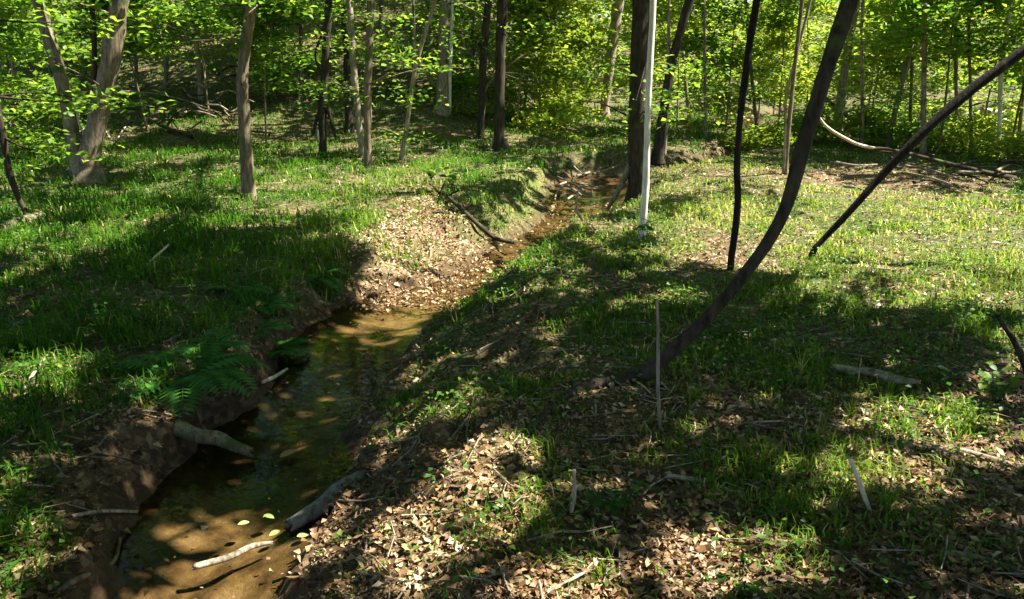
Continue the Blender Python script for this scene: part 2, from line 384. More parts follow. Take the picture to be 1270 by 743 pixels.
# ------------------------------------------------------------------ ground and water
def axis(lo, hi, fa, fb, step, grow):
    a = list(np.arange(fa, fb, step)); s = step
    while a[-1] < hi: s *= grow; a.append(a[-1] + s)
    s = step; b = []
    c = fa
    while c > lo: s *= grow; c -= s; b.append(c)
    return np.array(b[::-1] + a)
gx = axis(-75, 75, -3.6, 3.6, 0.036, 1.045); gy = axis(-16, 125, 2.0, 8.0, 0.04, 1.03)
GX, GY = np.meshgrid(gx, gy); X = GX.ravel(); Y = GY.ravel(); Z = H(X, Y)
nx, ny = len(gx), len(gy)
i = (np.arange(ny - 1)[:, None] * nx + np.arange(nx - 1)[None]).ravel()
F = np.stack([i, i + 1, i + nx + 1, i + nx], -1)
d, h, w, sd = stream(X, Y); e = d - h
gsand = np.clip(sstep(0.03, -0.12, e) + 0.45 * blend(X, Y, 0 * X, [ell(495, 310, 60, 38, 1.0)]), 0, 1)
gmoss = np.clip(blend(X, Y, 0 * X, [ell(625, 225, 75, 38, 0.8), ell(590, 260, 60, 25, .5), ell(560, 470, 80, 40, 0.5), ell(700, 560, 120, 60, 0.35), ell(700, 700, 80, 50, .4)]) + (fbm(X * 2, Y * 2) - .5) * 1.2, 0, 1) * (blend(X, Y, 0 * X, [ell(640, 420, 220, 330, 1.0)]))
gme = new_mesh('ground', np.column_stack([X, Y, Z]), F, smooth=True,
               attrs={'grass': grass(X, Y), 'sand': gsand, 'wet': sstep(0.2, 0.0, e) * sstep(-0.3, 0.02, e) * .9, 'moss': gmoss})
link('ground', gme, M['ground'])['kind'] = 'structure'
# water: a ribbon a little wider than the channel, flat at the water level
c2 = SC[:, :2]; tn = nrm(np.gradient(c2, axis=0)); nr = np.column_stack([tn[:, 1], -tn[:, 0]])
hwid = SC[:, 2] * 1.35 + 0.12
rows = [np.column_stack([c2 + nr * (hwid * k)[:, None], np.full(len(c2), WATER - 0.012)]) for k in (-1, -.33, .33, 1)]
V = np.stack(rows, 1).reshape(-1, 3); n = len(c2)
i = (np.arange(n - 1)[:, None] * 4 + np.arange(3)[None]).ravel()
link('stream_water', new_mesh('stream_water', V, np.stack([i, i + 1, i + 5, i + 4], -1), smooth=True), M['water'])['kind'] = 'structure'

# ------------------------------------------------------------------ trees
canopy_trees = []     # (object, base point, trunk path, material)
def stem_path(px, Y, ydrift=0.0):
    """trunk points from picture points on a vertical plane at distance Y; returns points and the radii for widths in the third value"""
    P, R = [], []
    for k, (a, b, wd) in enumerate(px):
        p = on_plane(a, b, Y + ydrift * k); P.append(p); R.append(.86 * wd / 2 * depth_of(p) / FPX)
    return P, R
def grow_on(P, R, top, step=0.9, straight=0.12, sway=0.06):
    """carry a trunk on upward beyond the picture's top to height top"""
    P = list(P); R = list(R); d = nrm(P[-1] - P[-2]); r0 = R[-1]; z0 = P[-1][2]
    while P[-1][2] < top:
        d = nrm(d + np.array([rng.normal() * sway, rng.normal() * sway, straight]))
        P.append(P[-1] + d * step); R.append(max(0.018, r0 * (1 - 0.85 * (P[-1][2] - z0) / max(top - z0, .1))))
    return P, R
def tree(name, label, px, mat, top=12, base=None, group=None, cat='tree', flare=1.35, straight=.12, ydrift=0.0, canopy=True, extra=(), sides=10, part='trunk'):
    b = on_ground(px[0][0], px[0][1]) if base is None else np.array([*base, Hs(*base)])
    P, R = stem_path(px, b[1], ydrift)
    off = np.array([b[0], b[1], Hs(b[0], b[1])]); 
    root = empty(name, label, cat, group, tuple(off))
    P[0] = off + np.array([0, 0, -0.12]); R[0] *= flare
    if len(P) > 2 and flare > 1.05:
        q = off + (P[1] - off) * min(0.5, 0.35 / max(np.linalg.norm(P[1] - off), .01)); P.insert(1, q); R.insert(1, R[1] * 1.06)
    P, R = grow_on(P, R, top, straight=straight)
    v, f = tube(P, R, sides, 0.24, 6)
    link(part, new_mesh(part, v - off, f, smooth=True), M[mat], root)
    for (nm, epx, emat, etop) in extra:           # further stems, vines and stubs of the same tree
        EP, ER = stem_path(epx, b[1] - 0.02, 0.01)
        if etop == 'ground':
            EP = [on_ground(a_, b_) for a_, b_, _ in epx]; EP = [p + np.array([0, 0, r * .5]) for p, r in zip(EP, ER)]
        elif etop: EP, ER = grow_on(EP, ER, etop)
        v, f = tube(EP, ER, 8, 0.12, 5); link(nm, new_mesh(nm, v - off, f, smooth=True), M[emat], root)
    if canopy: canopy_trees.append((root, off, np.array(P), np.array(R), mat))
    return root

tree('forked_tree', 'tan twin trunks splitting from one dark hollow base on the left bank',
     [(108,224,44),(110,197,36),(117,165,28),(130,112,27),(139,62,27),(146,20,25),(149,0,25)], 'bark_tan', 13,
     extra=[('trunk', [(98,214,24),(91,175,21),(84,135,18),(72,85,18),(58,40,18),(46,0,15)], 'bark_tan', 11),
            ('sucker', [(101,200,6),(108,165,5),(116,120,6),(117,60,7),(114,0,7)], 'bark_dark', 6),
            ('sucker', [(106,205,4),(96,180,3),(104,170,3),(97,150,3),(96,128,3)], 'pale_wood', None)])
tree('slender_tree', 'single slender tan trunk with a slight S-bend, alone on the left grassy bank',
     [(308,246,19),(306,205,17),(303,150,17),(300,100,16),(304,55,16),(311,10,15),(313,0,15)], 'bark_brown', 13)
tree('leaning_sapling', 'dark bent stem leaning beside the brown fallen log on the left bank',
     [(38,275,7),(24,248,8),(12,215,9),(4,170,10),(-6,120,10)], 'bark_dark', 7, straight=.05)
tree('leaning_old_tree', 'thick brown trunk slanting behind the dark bent stem on the left bank',
     [(24,196,26),(14,170,26),(2,140,24),(-16,100,22)], 'bark_brown', 9, straight=.1)
tree('vine_clad_tree', 'thin dark trunk wrapped by a loose curling vine, pale stub at its foot',
     [(401,190,10),(400,150,11),(402,110,10),(404,60,11),(408,0,11)], 'bark_dark', 12,
     extra=[('vine', [(399,140,3),(393,115,3),(402,98,3),(394,82,3),(391,66,3),(398,46,4),(405,20,4)], 'bark_dark', None),
            ('stub', [(399,185,5),(397,175,5),(395,163,5),(401,158,4)], 'bark_white', None),
            ('root', [(388,168,4),(392,150,5),(398,132,6),(402,118,5)], 'bark_dark', None),
            ('root', [(416,170,4),(411,150,5),(405,130,6),(402,112,5)], 'bark_dark', None)])
tree('dark_tree', 'straight dark trunk just behind a pair of paler slim trunks',
     [(433,165,12),(432,110,12),(430,50,12),(429,0,12)], 'bark_dark', 13)
tree('slim_tree', 'slim mottled pale trunk leaning against its brown neighbour, knobbly white base',
     [(451,196,9),(446,160,9),(441,110,9),(437,60,9),(433,0,9)], 'bark_pale', 12, ydrift=.03)
tree('slim_tree', 'slim brown upright trunk rising from a pale hooked root in the grass',
     [(456,208,12),(456,160,11),(456,105,11),(458,50,11),(460,0,11)], 'bark_brown', 12,
     extra=[('root', [(449,214,4),(456,211,4),(462,213,4),(465,220,3)], 'pale_wood', None)])
tree('forked_sapling', 'thin tan sapling leaning right and forking above the shaded grass',
     [(497,198,7),(503,165,7),(509,125,7),(515,85,7),(526,45,6),(540,0,6)], 'bark_pale', 8,
     extra=[('stem', [(515,88,5),(514,55,5),(513,20,4),(512,0,4)], 'bark_pale', 7)])
tree('far_tree', 'stout pale trunk with flared foot on the leaf-strewn slope',
     [(548,140,24),(549,120,18),(550,60,15),(552,0,14)], 'bark_pale', 16, flare=1.4,
     extra=[('stem', [(558,138,5),(558,90,5),(560,40,5),(561,0,5)], 'bark_white', 8)])
tree('dark_tree', 'dark trunk standing on the mossy mound beside the stream',
     [(619,187,17),(619,140,16),(620,90,15),(621,40,15),(624,0,16)], 'bark_dark', 15,
     extra=[('root', [(606,190,5),(612,178,6),(617,165,8)], 'bark_grey', None), ('root', [(634,190,4),(627,178,6),(621,166,7)], 'bark_grey', None)])
tree('dark_tree', 'thinner dark trunk rising left of the mossy mound',
     [(596,172,9),(598,120,10),(600,60,11),(606,0,11)], 'bark_dark', 13,
     extra=[('branch', [(598,120,4),(609,100,4),(640,75,3),(655,66,2)], 'bark_brown', None)])
tree('far_tree', 'very slim pale trunk deep in the wood, between the mound and the big black trunk',
     [(720,138,7),(722,90,7),(726,40,7),(730,0,7)], 'bark_pale', 13)
tree('far_tree', 'tan trunk with a slight curve and sunlit side in the far wood',
     [(749,146,16),(752,115,13),(757,75,14),(763,30,16),(767,0,17)], 'bark_pale', 17, flare=1.4)
tree('big_dark_tree', 'big black trunk by the stream pool, the thickest in the middle of the wood',
     [(791,246,34),(790,215,28),(790,150,25),(792,80,25),(795,0,25)], 'bark_dark', 17, sides=12, flare=1.3,
     extra=[('root', [(752,262,5),(765,240,7),(778,214,9),(784,195,8)], 'bark_grey', None)])
tree('white_stem_tree', 'slender white stem standing bright before the big black trunk',
     [(796,300,11),(799,260,10),(802,200,9),(804,130,9),(807,60,9),(810,0,9)], 'bark_white', 10, flare=1.1)
tree('dark_tree', 'dark trunk leaning right behind the white stem',
     [(816,200,17),(819,165,14),(827,110,13),(836,70,13),(848,25,13),(856,0,13)], 'bark_dark', 14,
     extra=[('stem', [(823,196,7),(826,150,6),(828,100,5),(829,60,5)], 'bark_pale', 6)])
tree('black_stem_tree', 'thin wavy black stem growing up from the sunlit grass clearing',
     [(905,335,8),(910,300,9),(915,250,9),(914,205,9),(918,150,9),(924,95,10),(931,45,10),(939,0,10)], 'bark_backlit', 10, flare=1.1, straight=.06)
tree('leaning_tree', 'long brown trunk rising from a prone foot and leaning over the grass',
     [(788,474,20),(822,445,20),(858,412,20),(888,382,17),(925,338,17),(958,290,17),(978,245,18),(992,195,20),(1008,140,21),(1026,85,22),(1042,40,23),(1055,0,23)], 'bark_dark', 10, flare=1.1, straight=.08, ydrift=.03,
     extra=[('root', [(640,556,5),(672,520,9),(700,496,14),(735,481,18),(768,476,20),(800,460,19)], 'bark_dark', 'ground')])
tree('slanting_tree', 'black pole-like stem slanting steeply from the clearing to the right',
     [(1002,320,10),(1018,300,9),(1060,255,10),(1110,200,12),(1160,150,14),(1215,103,15),(1270,62,16)], 'bark_backlit', 8, flare=1.2, straight=.05)
tree('slim_tree', 'pair of thin brown stems growing together behind the leaning trunk',
     [(974,216,6),(978,160,6),(985,90,6),(995,0,6)], 'bark_brown', 9, canopy=False,
     extra=[('stem', [(972,214,5),(974,170,4),(975,120,4),(990,60,4),(1005,0,4)], 'bark_pale', 8)])
tree('far_tree', 'pale tan trunk standing straight behind the top of the leaning trunk',
     [(1038,172,17),(1042,130,13),(1050,70,12),(1062,0,13)], 'bark_pale', 15)
tree('pale_sapling', 'white thin stem among bright leaves above the pale fallen log',
     [(1237,195,6),(1240,150,6),(1241,100,6),(1247,50,5),(1255,0,5)], 'bark_white', 9)
FAR = [(1145,190,8),(1187,184,6),(1128,178,5),(855,152,5),(1100,184,7),(700,136,6),(670,140,5),(345,120,7),(372,112,6),(250,125,8),(205,120,7),(475,118,6),(650,135,5),(875,172,5),(940,178,5),(1070,184,5),(1205,192,5),(170,118,6),(20,120,8),(585,128,6),(1262,188,6),(535,110,6)]
for k, (x, y, wd) in enumerate(FAR):
    lean = rng.normal() * 14
    left = x < 600; tone = ['pale', 'grey', 'brown'][k % 3]
    tree('far_slim_tree', 'slim %s tree deep in the wood on the rising slope' % tone if left else 'slim %s tree deep in the wood beyond the clearing' % tone,
         [(x, y, wd), (x + lean * .4, y - 60, wd * .95), (x + lean, y - 150, wd * .9)], ['bark_pale', 'bark_grey', 'bark_brown'][k % 3], 12 + rng.random() * 4,
         group='slim %s trees on the far slope' % tone if left else 'slim %s trees beyond the clearing' % tone, sides=7)

# ------------------------------------------------------------------ overhead crowns out of view, leaves set along sun rays to cast the SHADE pattern
def shade_canopy_points(n, x0, x1, y0, y1, h0, h1):
    gx_, gy_ = U(x0, x1, n), U(y0, y1, n)
    keep = rng.random(n) < np.clip((shade(gx_, gy_) - 0.25) * 1.7, 0, 1)
    gx_, gy_ = gx_[keep], gy_[keep]; hh = U(h0, h1, len(gx_))
    return np.column_stack([gx_, gy_, 0 * gx_]) + TO_SUN[None] * (hh / TO_SUN[2])[:, None]
near = shade_canopy_points(200000, -11, 11, -4, 16, 4.4, 8.5)
farp = shade_canopy_points(12000, -34, 34, 16, 62, 9, 15)
heads = np.array([t[2][-1] for t in canopy_trees]); bases = np.array([t[1] for t in canopy_trees])
allp = np.vstack([near, farp]); size = np.r_[U(.13, .25, len(near)), U(.35, .6, len(farp))]
mid = heads * 0.75 + bases * 0.25
extra_p, extra_s = [], []  # more crown leaves above view, added to screen sky from the water's reflection
for t_ in canopy_trees:
    if t_[1][1] < 11: continue
    q = t_[2][t_[2][:, 2] > 6]; q = q[rng.integers(len(q), size=2600)] + rng.normal(size=(2600, 3)) * np.array([2.3, 2.3, 1.1])
    gp = q - TO_SUN[None] * (q[:, 2:] / TO_SUN[2]); kk = (rng.random(2600) < np.where((gp[:, 0] < -.7 * gp[:, 1] - 1) | (gp[:, 1] > 24), .5, shade(gp[:, 0], gp[:, 1]) * .5)) & (q[:, 2] > 5 + .04 * q[:, 1])
    extra_p.append(q[kk]); extra_s.append(U(.2, .38, kk.sum()))
allp = np.vstack([allp] + extra_p); size = np.concatenate([size] + extra_s)
own = np.argmin(((allp[:, None, :2] - mid[None, :, :2]) ** 2).sum(-1), axis=1)
for k, (root, off, P, R, mat) in enumerate(canopy_trees):
    idx = np.nonzero(own == k)[0]
    if len(idx) < 60:          # no shade from this one is needed in view: a small crown round its own head
        c = P[-1] - np.array([0, 0, .8]); pts = c + rng.normal(size=(500, 3)) * np.array([1.0, 1.0, .8]); sz = U(.2, .35, 500)
    else: pts = allp[idx]; sz = size[idx]
    v, f, t = leaf_mesh(pts, sz, rand_dir(len(pts)), nrm(rng.normal(size=(len(pts), 3)) * .7 + [0, 0, 1]), 0.75)
    link('crown', new_mesh('crown', v - off, f, t), M['canopy'], root)
    nl = min(14, 4 + len(pts) // 500)
    for q in range(nl):
        tgt = pts[rng.integers(len(pts))]
        cand = np.nonzero((P[:, 2] > 4.2 + 0.03 * P[:, 1]) & (P[:, 2] < tgt[2] - .3))[0]
        j = cand[rng.integers(len(cand))] if len(cand) else len(P) - 1
        a = P[j]; m_ = a * .5 + tgt * .5 + np.array([0, 0, .3]) + rng.normal(size=3) * .15
        v, f = tube([a, a * .75 + m_ * .25, m_, tgt], [R[j] * .55, R[j] * .45, max(.02, R[j] * .28), .008], 6, .1, 4)
        link('limb', new_mesh('limb', v - off, f, smooth=True), M[mat], root)

for k, (root, off, P, R_, mat) in enumerate(canopy_trees):
    if not 10 < off[1] < 27 or root.name.startswith('white'): continue
    for q in range(8):
        zz_ = U(1.0, 2.6 + .085 * off[1]); j = int(np.argmin(abs(P[:, 2] - off[2] - zz_))); a0 = P[j]
        an = U(0, 6.28); L = U(.6, 2.2); dv = np.array([math.cos(an), math.sin(an) * .8, U(-.15, .45)])
        p1 = a0 + dv * L * .45 + rng.normal(size=3) * .1; p2 = a0 + dv * L + np.array([0, 0, -U(0, .35)]) + rng.normal(size=3) * .12
        v, f = tube([a0, p1, p2], [U(.011, .022), .009, .003], 5, .1, 5); br = link('branch', new_mesh('branch', v - off, f, smooth=True), M[mat], root)
        if rng.random() < .65:
            n_ = int(U(30, 90)); pts = p2 * .7 + p1 * .3 + rng.normal(size=(n_, 3)) * np.array([.38, .38, .1])
            v, f, t = leaf_mesh(pts, U(.08, .15, n_), rand_dir(n_, .35), nrm(rng.normal(size=(n_, 3)) * .4 + [0, 0, 1]), .66, .1)
            link('foliage', new_mesh('foliage', v - off, f, t), M['leaf'], br)
# ------------------------------------------------------------------ understory: leafy saplings in loose horizontal sprays
def sapling(name, label, group, base, height, spread, nclump, mat, lo=0.25, leaf=(.07, .13), per=130, stem='bark_brown', trad=.03):
    x, y = base; z = Hs(x, y); off = np.array([x, y, z])
    root = empty(name, label, 'sapling', group, tuple(off))
    lean = rng.normal(size=2) * .08 * height
    P = [np.array([0, 0, -.1]), np.array([lean[0] * .2, lean[1] * .2, height * .3]), np.array([lean[0] * .6, lean[1] * .6, height * .65]), np.array([lean[0], lean[1], height])]
    parts = [tube(P, [trad, trad * .8, trad * .5, .006], 6, .1, 4)]
    pts, tn = [], []
    for c in range(nclump):
        hz = height * (lo + (1 - lo) * rng.random() ** .85); a = U(0, 6.283); rad = spread * (0.25 + .75 * rng.random()) * (1.15 - .55 * hz / height)
        st = np.array([lean[0] * hz / height, lean[1] * hz / height, hz * .93])
        cc = st + np.array([math.cos(a) * rad, math.sin(a) * rad, hz * .07 + rng.normal() * .12])
        parts.append(tube([st, st * .5 + cc * .5 + [0, 0, .06], cc], [trad * .4, .008, .004], 4, .0, 3, cap=False))
        k = int(per * U(.5, 1.5)); rr = rad * .45 + .25
        q = rng.normal(size=(k, 3)) * np.array([rr * .55, rr * .55, .10]); q[:, 2] -= 0.10 * (q[:, 0] ** 2 + q[:, 1] ** 2)
        pts.append(cc + q); tn.append(np.clip(rng.random(k) * .7 + U(-.1, .4), 0, 1))
    v, f = merge(parts); link('trunk', new_mesh('trunk', v, f, smooth=True), M[stem], root)
    pts = np.vstack(pts); tn = np.concatenate(tn)
    v, f, t = leaf_mesh(pts, U(*leaf, len(pts)), rand_dir(len(pts), .35), nrm(rng.normal(size=(len(pts), 3)) * .38 + [0, 0, 1]), .66, .1, tn)
    link('crown', new_mesh('crown', v, f, t), M[mat], root)
    return root
def px_base(px, dist):
    x = (px - PW / 2) / FPX * (dist * CP + CAM_H * SP); return (x, dist)
GA = ('leafy green sapling filling the wood behind the left bank', 'saplings behind the left bank')
GB = ('bright green sapling standing on the slope behind the stream', 'saplings behind the stream')
GC = ('yellow-green sapling with flat leaf sprays beyond the sunny clearing', 'saplings beyond the clearing')
# px, distance, height, spread, clumps
SAP = [(-40,16,4.6,1.5,34),(25,19,5,1.6,36),(75,24,5.5,1.8,34),(130,27,6,1.9,36),(185,22,5,1.6,36),(215,30,6,2,36),(262,24,5,1.6,38),(330,21,4.6,1.4,34),(355,27,5.5,1.7,36),(400,32,6,2,36),
       (20,34,7,2.2,36),(290,36,7,2.2,36),(-90,22,5,1.7,30),(445,30,6,1.7,34),(480,36,7,2,36),
       (540,33,7,1.9,36),(575,26,5.6,1.5,34),(600,34,7,2,38),(640,24,5,1.5,38),(662,30,6,1.9,42),(690,27,5.6,1.7,42),(705,36,7,2.2,40),(738,41,7,2.0,38),(785,42,7,2,40),(790,38,7,2.2,36),
       (840,27,5.5,1.8,44),(868,33,6,2,42),(900,25,5.2,1.8,46),(940,31,6,2,44),(965,24,5,1.6,42),(1000,28,5.6,1.9,44),(1078,27,5,1.8,46),(1075,30,6,2,44),(1100,22,4.8,1.7,50),(1140,26,5.4,1.9,50),(1165,19,4.5,1.6,46),
       (1190,31,6,2.1,46),(1215,22,5,1.8,50),(1250,18,4.6,1.6,46),(1285,24,5.5,1.9,46),(1330,17,4.6,1.7,40),(1100,38,7,2.3,40),(960,40,7,2.3,40),(1240,36,7,2.3,40),(860,42,7,2.3,40),(1020,37,7,2.2,38),(1170,42,8,2.4,38)]
NEIGH = [(60, 'behind the dark bent stem on the left bank'), (215, 'behind the tan twin trunks'), (340, 'behind the slender S-bend tree'), (470, 'behind the vine-clad tree'), (560, 'around the stout pale trunk on the slope'),
         (632, 'behind the mossy mound'), (745, 'behind the stream pool'), (855, 'behind the big black trunk'), (950, 'behind the thin wavy black stem'), (1060, 'behind the long leaning trunk'), (1180, 'behind the white-ended fallen branch'), (9999, 'around the pale propped log')]
def near_what(px): return [w for lim, w in NEIGH if px < lim][0]
SAP += [(150,33,6,2.2,40),(235,38,7,2.3,40),(320,33,6,2.1,40),(375,38,7,2.3,42),(420,42,8,2.4,42),(460,40,8,2.3,42),(505,44,8,2.4,44),(545,42,8,2.3,44),(585,38,7,2.2,44),(110,36,7,2.2,38),(60,30,6,2,38),(625,40,7,2.3,42)]
for (px, dist, hgt, spr, ncl) in SAP:
    if px > 820: ncl = int(ncl * .62)
    tone = 'green' if px < 500 else 'bright green' if px < 800 else 'yellow-green'
    bulk = 'tall' if hgt >= 6 else 'low-branched'
    g = ('%s %s sapling %s' % (bulk, tone, near_what(px)), '%s saplings %s' % (bulk, near_what(px)))
    low = .12 if dist > 32 else .2 if px < 100 else (.42 if 90 < px < 350 else .3) if px < 500 else .22 if px < 800 else .3
    sapling('understory_sapling', g[0], g[1], px_base(px, dist), hgt, spr, ncl, 'leaf_yellow' if px > 630 and rng.random() < .75 else 'leaf', low, (.10 + dist * .0012, .17 + dist * .002), 120, ['bark_brown', 'bark_pale', 'bark_grey'][rng.integers(3)])
BUSH = [(1000,22,.7,.9),(1065,21,.7,1.0),(1095,24,.8,1.1),(1130,20,.6,1.0),(1165,22,.8,1.1),(1200,19,.6,1.0),(1235,21,.8,1.1),(1270,17,.6,.9),(1310,19,.9,1.1),(960,24,.8,1.1),(930,22,.6,.9),(895,27,1.4,1.2),(860,30,1.5,1.3),(1180,28,1.7,1.3),(1040,30,1.7,1.3),(990,34,1.8,1.4),(1120,33,1.8,1.4),(1250,29,1.8,1.4),
        (660,26,1.3,1.1),(695,23,1.0,.9),(700,29,1.3,1.1),(640,30,1.5,1.2),(710,33,1.6,1.4),(580,25,1.2,.9),(10,17,1.3,1.0),(55,19,1.4,1.0),(-30,19,1.5,1.1),(352,26,1.1,.9)]
for (px, dist, hgt, spr) in BUSH:
    tone = 'green' if px < 500 else 'bright green' if px < 800 else 'yellow-green'
    sapling('low_bush', 'knee-high loose %s bush %s' % (tone, near_what(px)), 'low bushes ' + near_what(px), px_base(px, dist), hgt, spr, 16, 'leaf_yellow' if px > 630 and rng.random() < .6 else 'leaf', .12, (.08 + dist * .001, .14 + dist * .0015), 75, trad=.014)['category'] = 'bush'
# the far wood closing the view
n = 70000
fx, fy = U(-75, 75, n), 46 + 60 * rng.random(n) ** 1.2
fz = H(fx, fy, False) + 13 * rng.random(n) ** 1.1
keep = fbm(fx * .35, fz * .55 + fy * .2, 3) > .42
P_ = np.column_stack([fx, fy, fz])[keep]
v, f, t = leaf_mesh(P_, U(.35, .75, len(P_)), rand_dir(len(P_), .4), nrm(rng.normal(size=(len(P_), 3)) * .5 + [0, -.2, 1]), .7)
o = link('far_woodland', new_mesh('far_woodland', v, f, t), M['leaf']); o['kind'] = 'stuff'; tag(o, 'green wall of far woodland foliage closing the view', 'woodland')

# ------------------------------------------------------------------ ground cover: grass, leaves of small herbs, fallen leaves, twigs
def scatter(n, y0, y1, wide=0.74, pad=.8):
    y = np.exp(U(math.log(y0), math.log(y1), n)); x = U(-1, 1, n) * (wide * y + pad); return x, y
def grass_blades(n, y0, y1, hmin, hmax, fn=None):
    x, y = scatter(n, y0, y1)
    g = grass(x, y); cl = .5 * fbm(x * 1.6 + 7, y * 1.6, 3) + .5 * fbm(x * 6.5 + 70, y * 6.5, 2)
    keep = rng.random(n) < np.clip(g * (0.08 + 3.2 * np.clip(cl - .36, 0, 1)), 0, 1)
    x, y, g, cl = x[keep], y[keep], g[keep], cl[keep]
    d, h, w, sd = stream(x, y); m = d - h > .1; x, y, g, cl, sd = x[m], y[m], g[m], cl[m], sd[m]; n = len(x)
    z = H(x, y)
    L = (hmin + (hmax - hmin) * rng.random(n) ** 1.6) * (.3 + 1.4 * cl) * (.7 + .5 * g) * np.where(sd < 0, 1.05, np.where(y < 5.2, .62, .6)); wd = (.0024 + .0004 * y) * U(.6, 1.5, n)
    a = U(0, 6.283, n); lean = U(.2, 1.5, n); D = np.column_stack([np.cos(a), np.sin(a), 0 * a]); S = np.column_stack([-np.sin(a), np.cos(a), 0 * a])
    B = np.column_stack([x, y, z - .01]); up = np.array([0, 0, 1.0])
    V = np.empty((n, 5, 3)); L_ = L[:, None]; le = lean[:, None]; wd = wd[:, None]
    m1 = B + up * L_ * .55 + D * L_ * le * .25; tip = B + up * L_ * (1 - .45 * le) + D * L_ * le * .8
    V[:, 0] = B - S * wd; V[:, 1] = B + S * wd; V[:, 2] = m1 + S * wd * .8; V[:, 3] = m1 - S * wd * .8; V[:, 4] = tip
    b = np.arange(n)[:, None] * 5
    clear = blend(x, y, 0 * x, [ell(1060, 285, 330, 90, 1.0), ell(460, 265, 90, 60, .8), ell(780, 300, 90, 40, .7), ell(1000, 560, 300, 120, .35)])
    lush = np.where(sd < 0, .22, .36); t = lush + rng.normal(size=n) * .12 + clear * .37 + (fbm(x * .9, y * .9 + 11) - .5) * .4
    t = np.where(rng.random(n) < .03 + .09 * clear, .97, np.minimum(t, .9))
    return V.reshape(-1, 3), [b + np.array([0, 1, 2, 3]), b + np.array([3, 2, 4])], np.repeat(np.clip(t, 0, 1), 5)
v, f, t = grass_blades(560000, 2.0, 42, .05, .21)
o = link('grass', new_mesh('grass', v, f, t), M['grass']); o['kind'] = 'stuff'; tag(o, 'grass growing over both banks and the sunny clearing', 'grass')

x, y = scatter(190000, 2.0, 36); g = grass(x, y); cl = fbm(x * 2.2 + 57, y * 2.2 + 3, 3)
k = (rng.random(len(x)) < g * np.clip((cl - .42) * 5 + blend(x, y, 0 * x, [ell(1060, 285, 330, 90, .45)]), 0.05, 1) * np.where((y < 5) & (x > 0), .35, 1)); x, y, cl = x[k], y[k], cl[k]
d, h, w, sd = stream(x, y); k = d - h > .12; x, y, cl = x[k], y[k], cl[k]
P_ = np.column_stack([x, y, H(x, y) + U(.01, .13, len(x)) * (.4 + cl)])
v, f, t = leaf_mesh(P_, U(.012, .036, len(x)) * (1 + y * .06), rand_dir(len(x), .3), nrm(rng.normal(size=(len(x), 3)) * .35 + [0, 0, 1]), .7, .1, np.clip(rng.random(len(x)) * .8 + (cl - .5), 0, 1))
o = link('herb_cover', new_mesh('herb_cover', v, f, t), M['cover']); o['kind'] = 'stuff'; tag(o, 'small green herb leaves spread low among the grass', 'ground cover')

x, y = scatter(200000, 1.9, 32); g = grass(x, y); d, h, w, sd = stream(x, y); e = d - h
k = (rng.random(len(x)) < np.clip(1.05 - g * .8, .15, 1) * sstep(-.02, .12, e)) | ((e < 0) & (rng.random(len(x)) < np.where((y > 7.5) & (y < 14), .5, .012)))
sx, sy = U(-1.9, -.2, 9000), U(7.6, 12.5, 9000); so = rng.random(9000) < blend(sx, sy, 0 * sx, [ell(515, 300, 75, 60, 1.0), ell(640, 250, 60, 40, .6)])
x, y = np.r_[x[k], sx[so]], np.r_[y[k], sy[so]]; d, h, w, sd = stream(x, y); e = d - h; z = np.where(e < .03, np.maximum(H(x, y), WATER - .006), H(x, y))
P_ = np.column_stack([x, y, z + U(.002, .022, len(x))])
pale = blend(x, y, 0 * x, [ell(515, 300, 85, 60, .28), ell(1110, 220, 160, 20, .2), ell(1060, 300, 320, 80, .3), ell(860, 690, 70, 40, .25), ell(600, 590, 110, 60, .12)])
n = len(x)
v, f, t = leaf_mesh(P_, (.01 + .036 * rng.random(n) ** 1.7) * (1 + y * .04), rand_dir(n, .3), nrm(rng.normal(size=(n, 3)) * .45 + [0, 0, 1]), .6, .14, np.clip(rng.random(n) ** 1.25 * .85 + pale + (fbm(x * 2.1, y * 2.1 + 5, 3) - .5) * .7, 0, 1), .13)
o = link('leaf_litter', new_mesh('leaf_litter', v, f, t), M['litter']); o['kind'] = 'stuff'; tag(o, 'brown leaf litter covering the bare banks and slopes', 'leaf litter')

x, y = scatter(1700, 2.0, 22); d, h, w, sd = stream(x, y); k = d - h > .08; x, y = x[k], y[k]
parts = []
for a, b in zip(x, y):
    an = U(0, 6.28); L = U(.06, .3) * (1 + b * .04); c = np.array([a, b, 0]); dv = np.array([math.cos(an), math.sin(an), 0]) * L / 2
    pp = [c - dv, c + rng.normal(size=3) * L * .06, c + dv]
    parts.append((np.array(pp), U(.0018, .005) * (1 + b * .08)))
zz = H(np.array([p[:, 0] for p, r in parts]), np.array([p[:, 1] for p, r in parts])); tb = []
for (p, r), z3 in zip(parts, zz):
    p = p.copy(); p[:, 2] = z3 + r + U(0, .03); tb.append(tube(p, [r, r * .9, r * .5], 4, 0, 1, smoothp=False, cap=False))
v, f = merge(tb); o = link('twigs', new_mesh('twigs', v, f), M['dead_wood']); o['kind'] = 'stuff'; tag(o, 'thin dead twigs strewn over the forest floor', 'twigs')

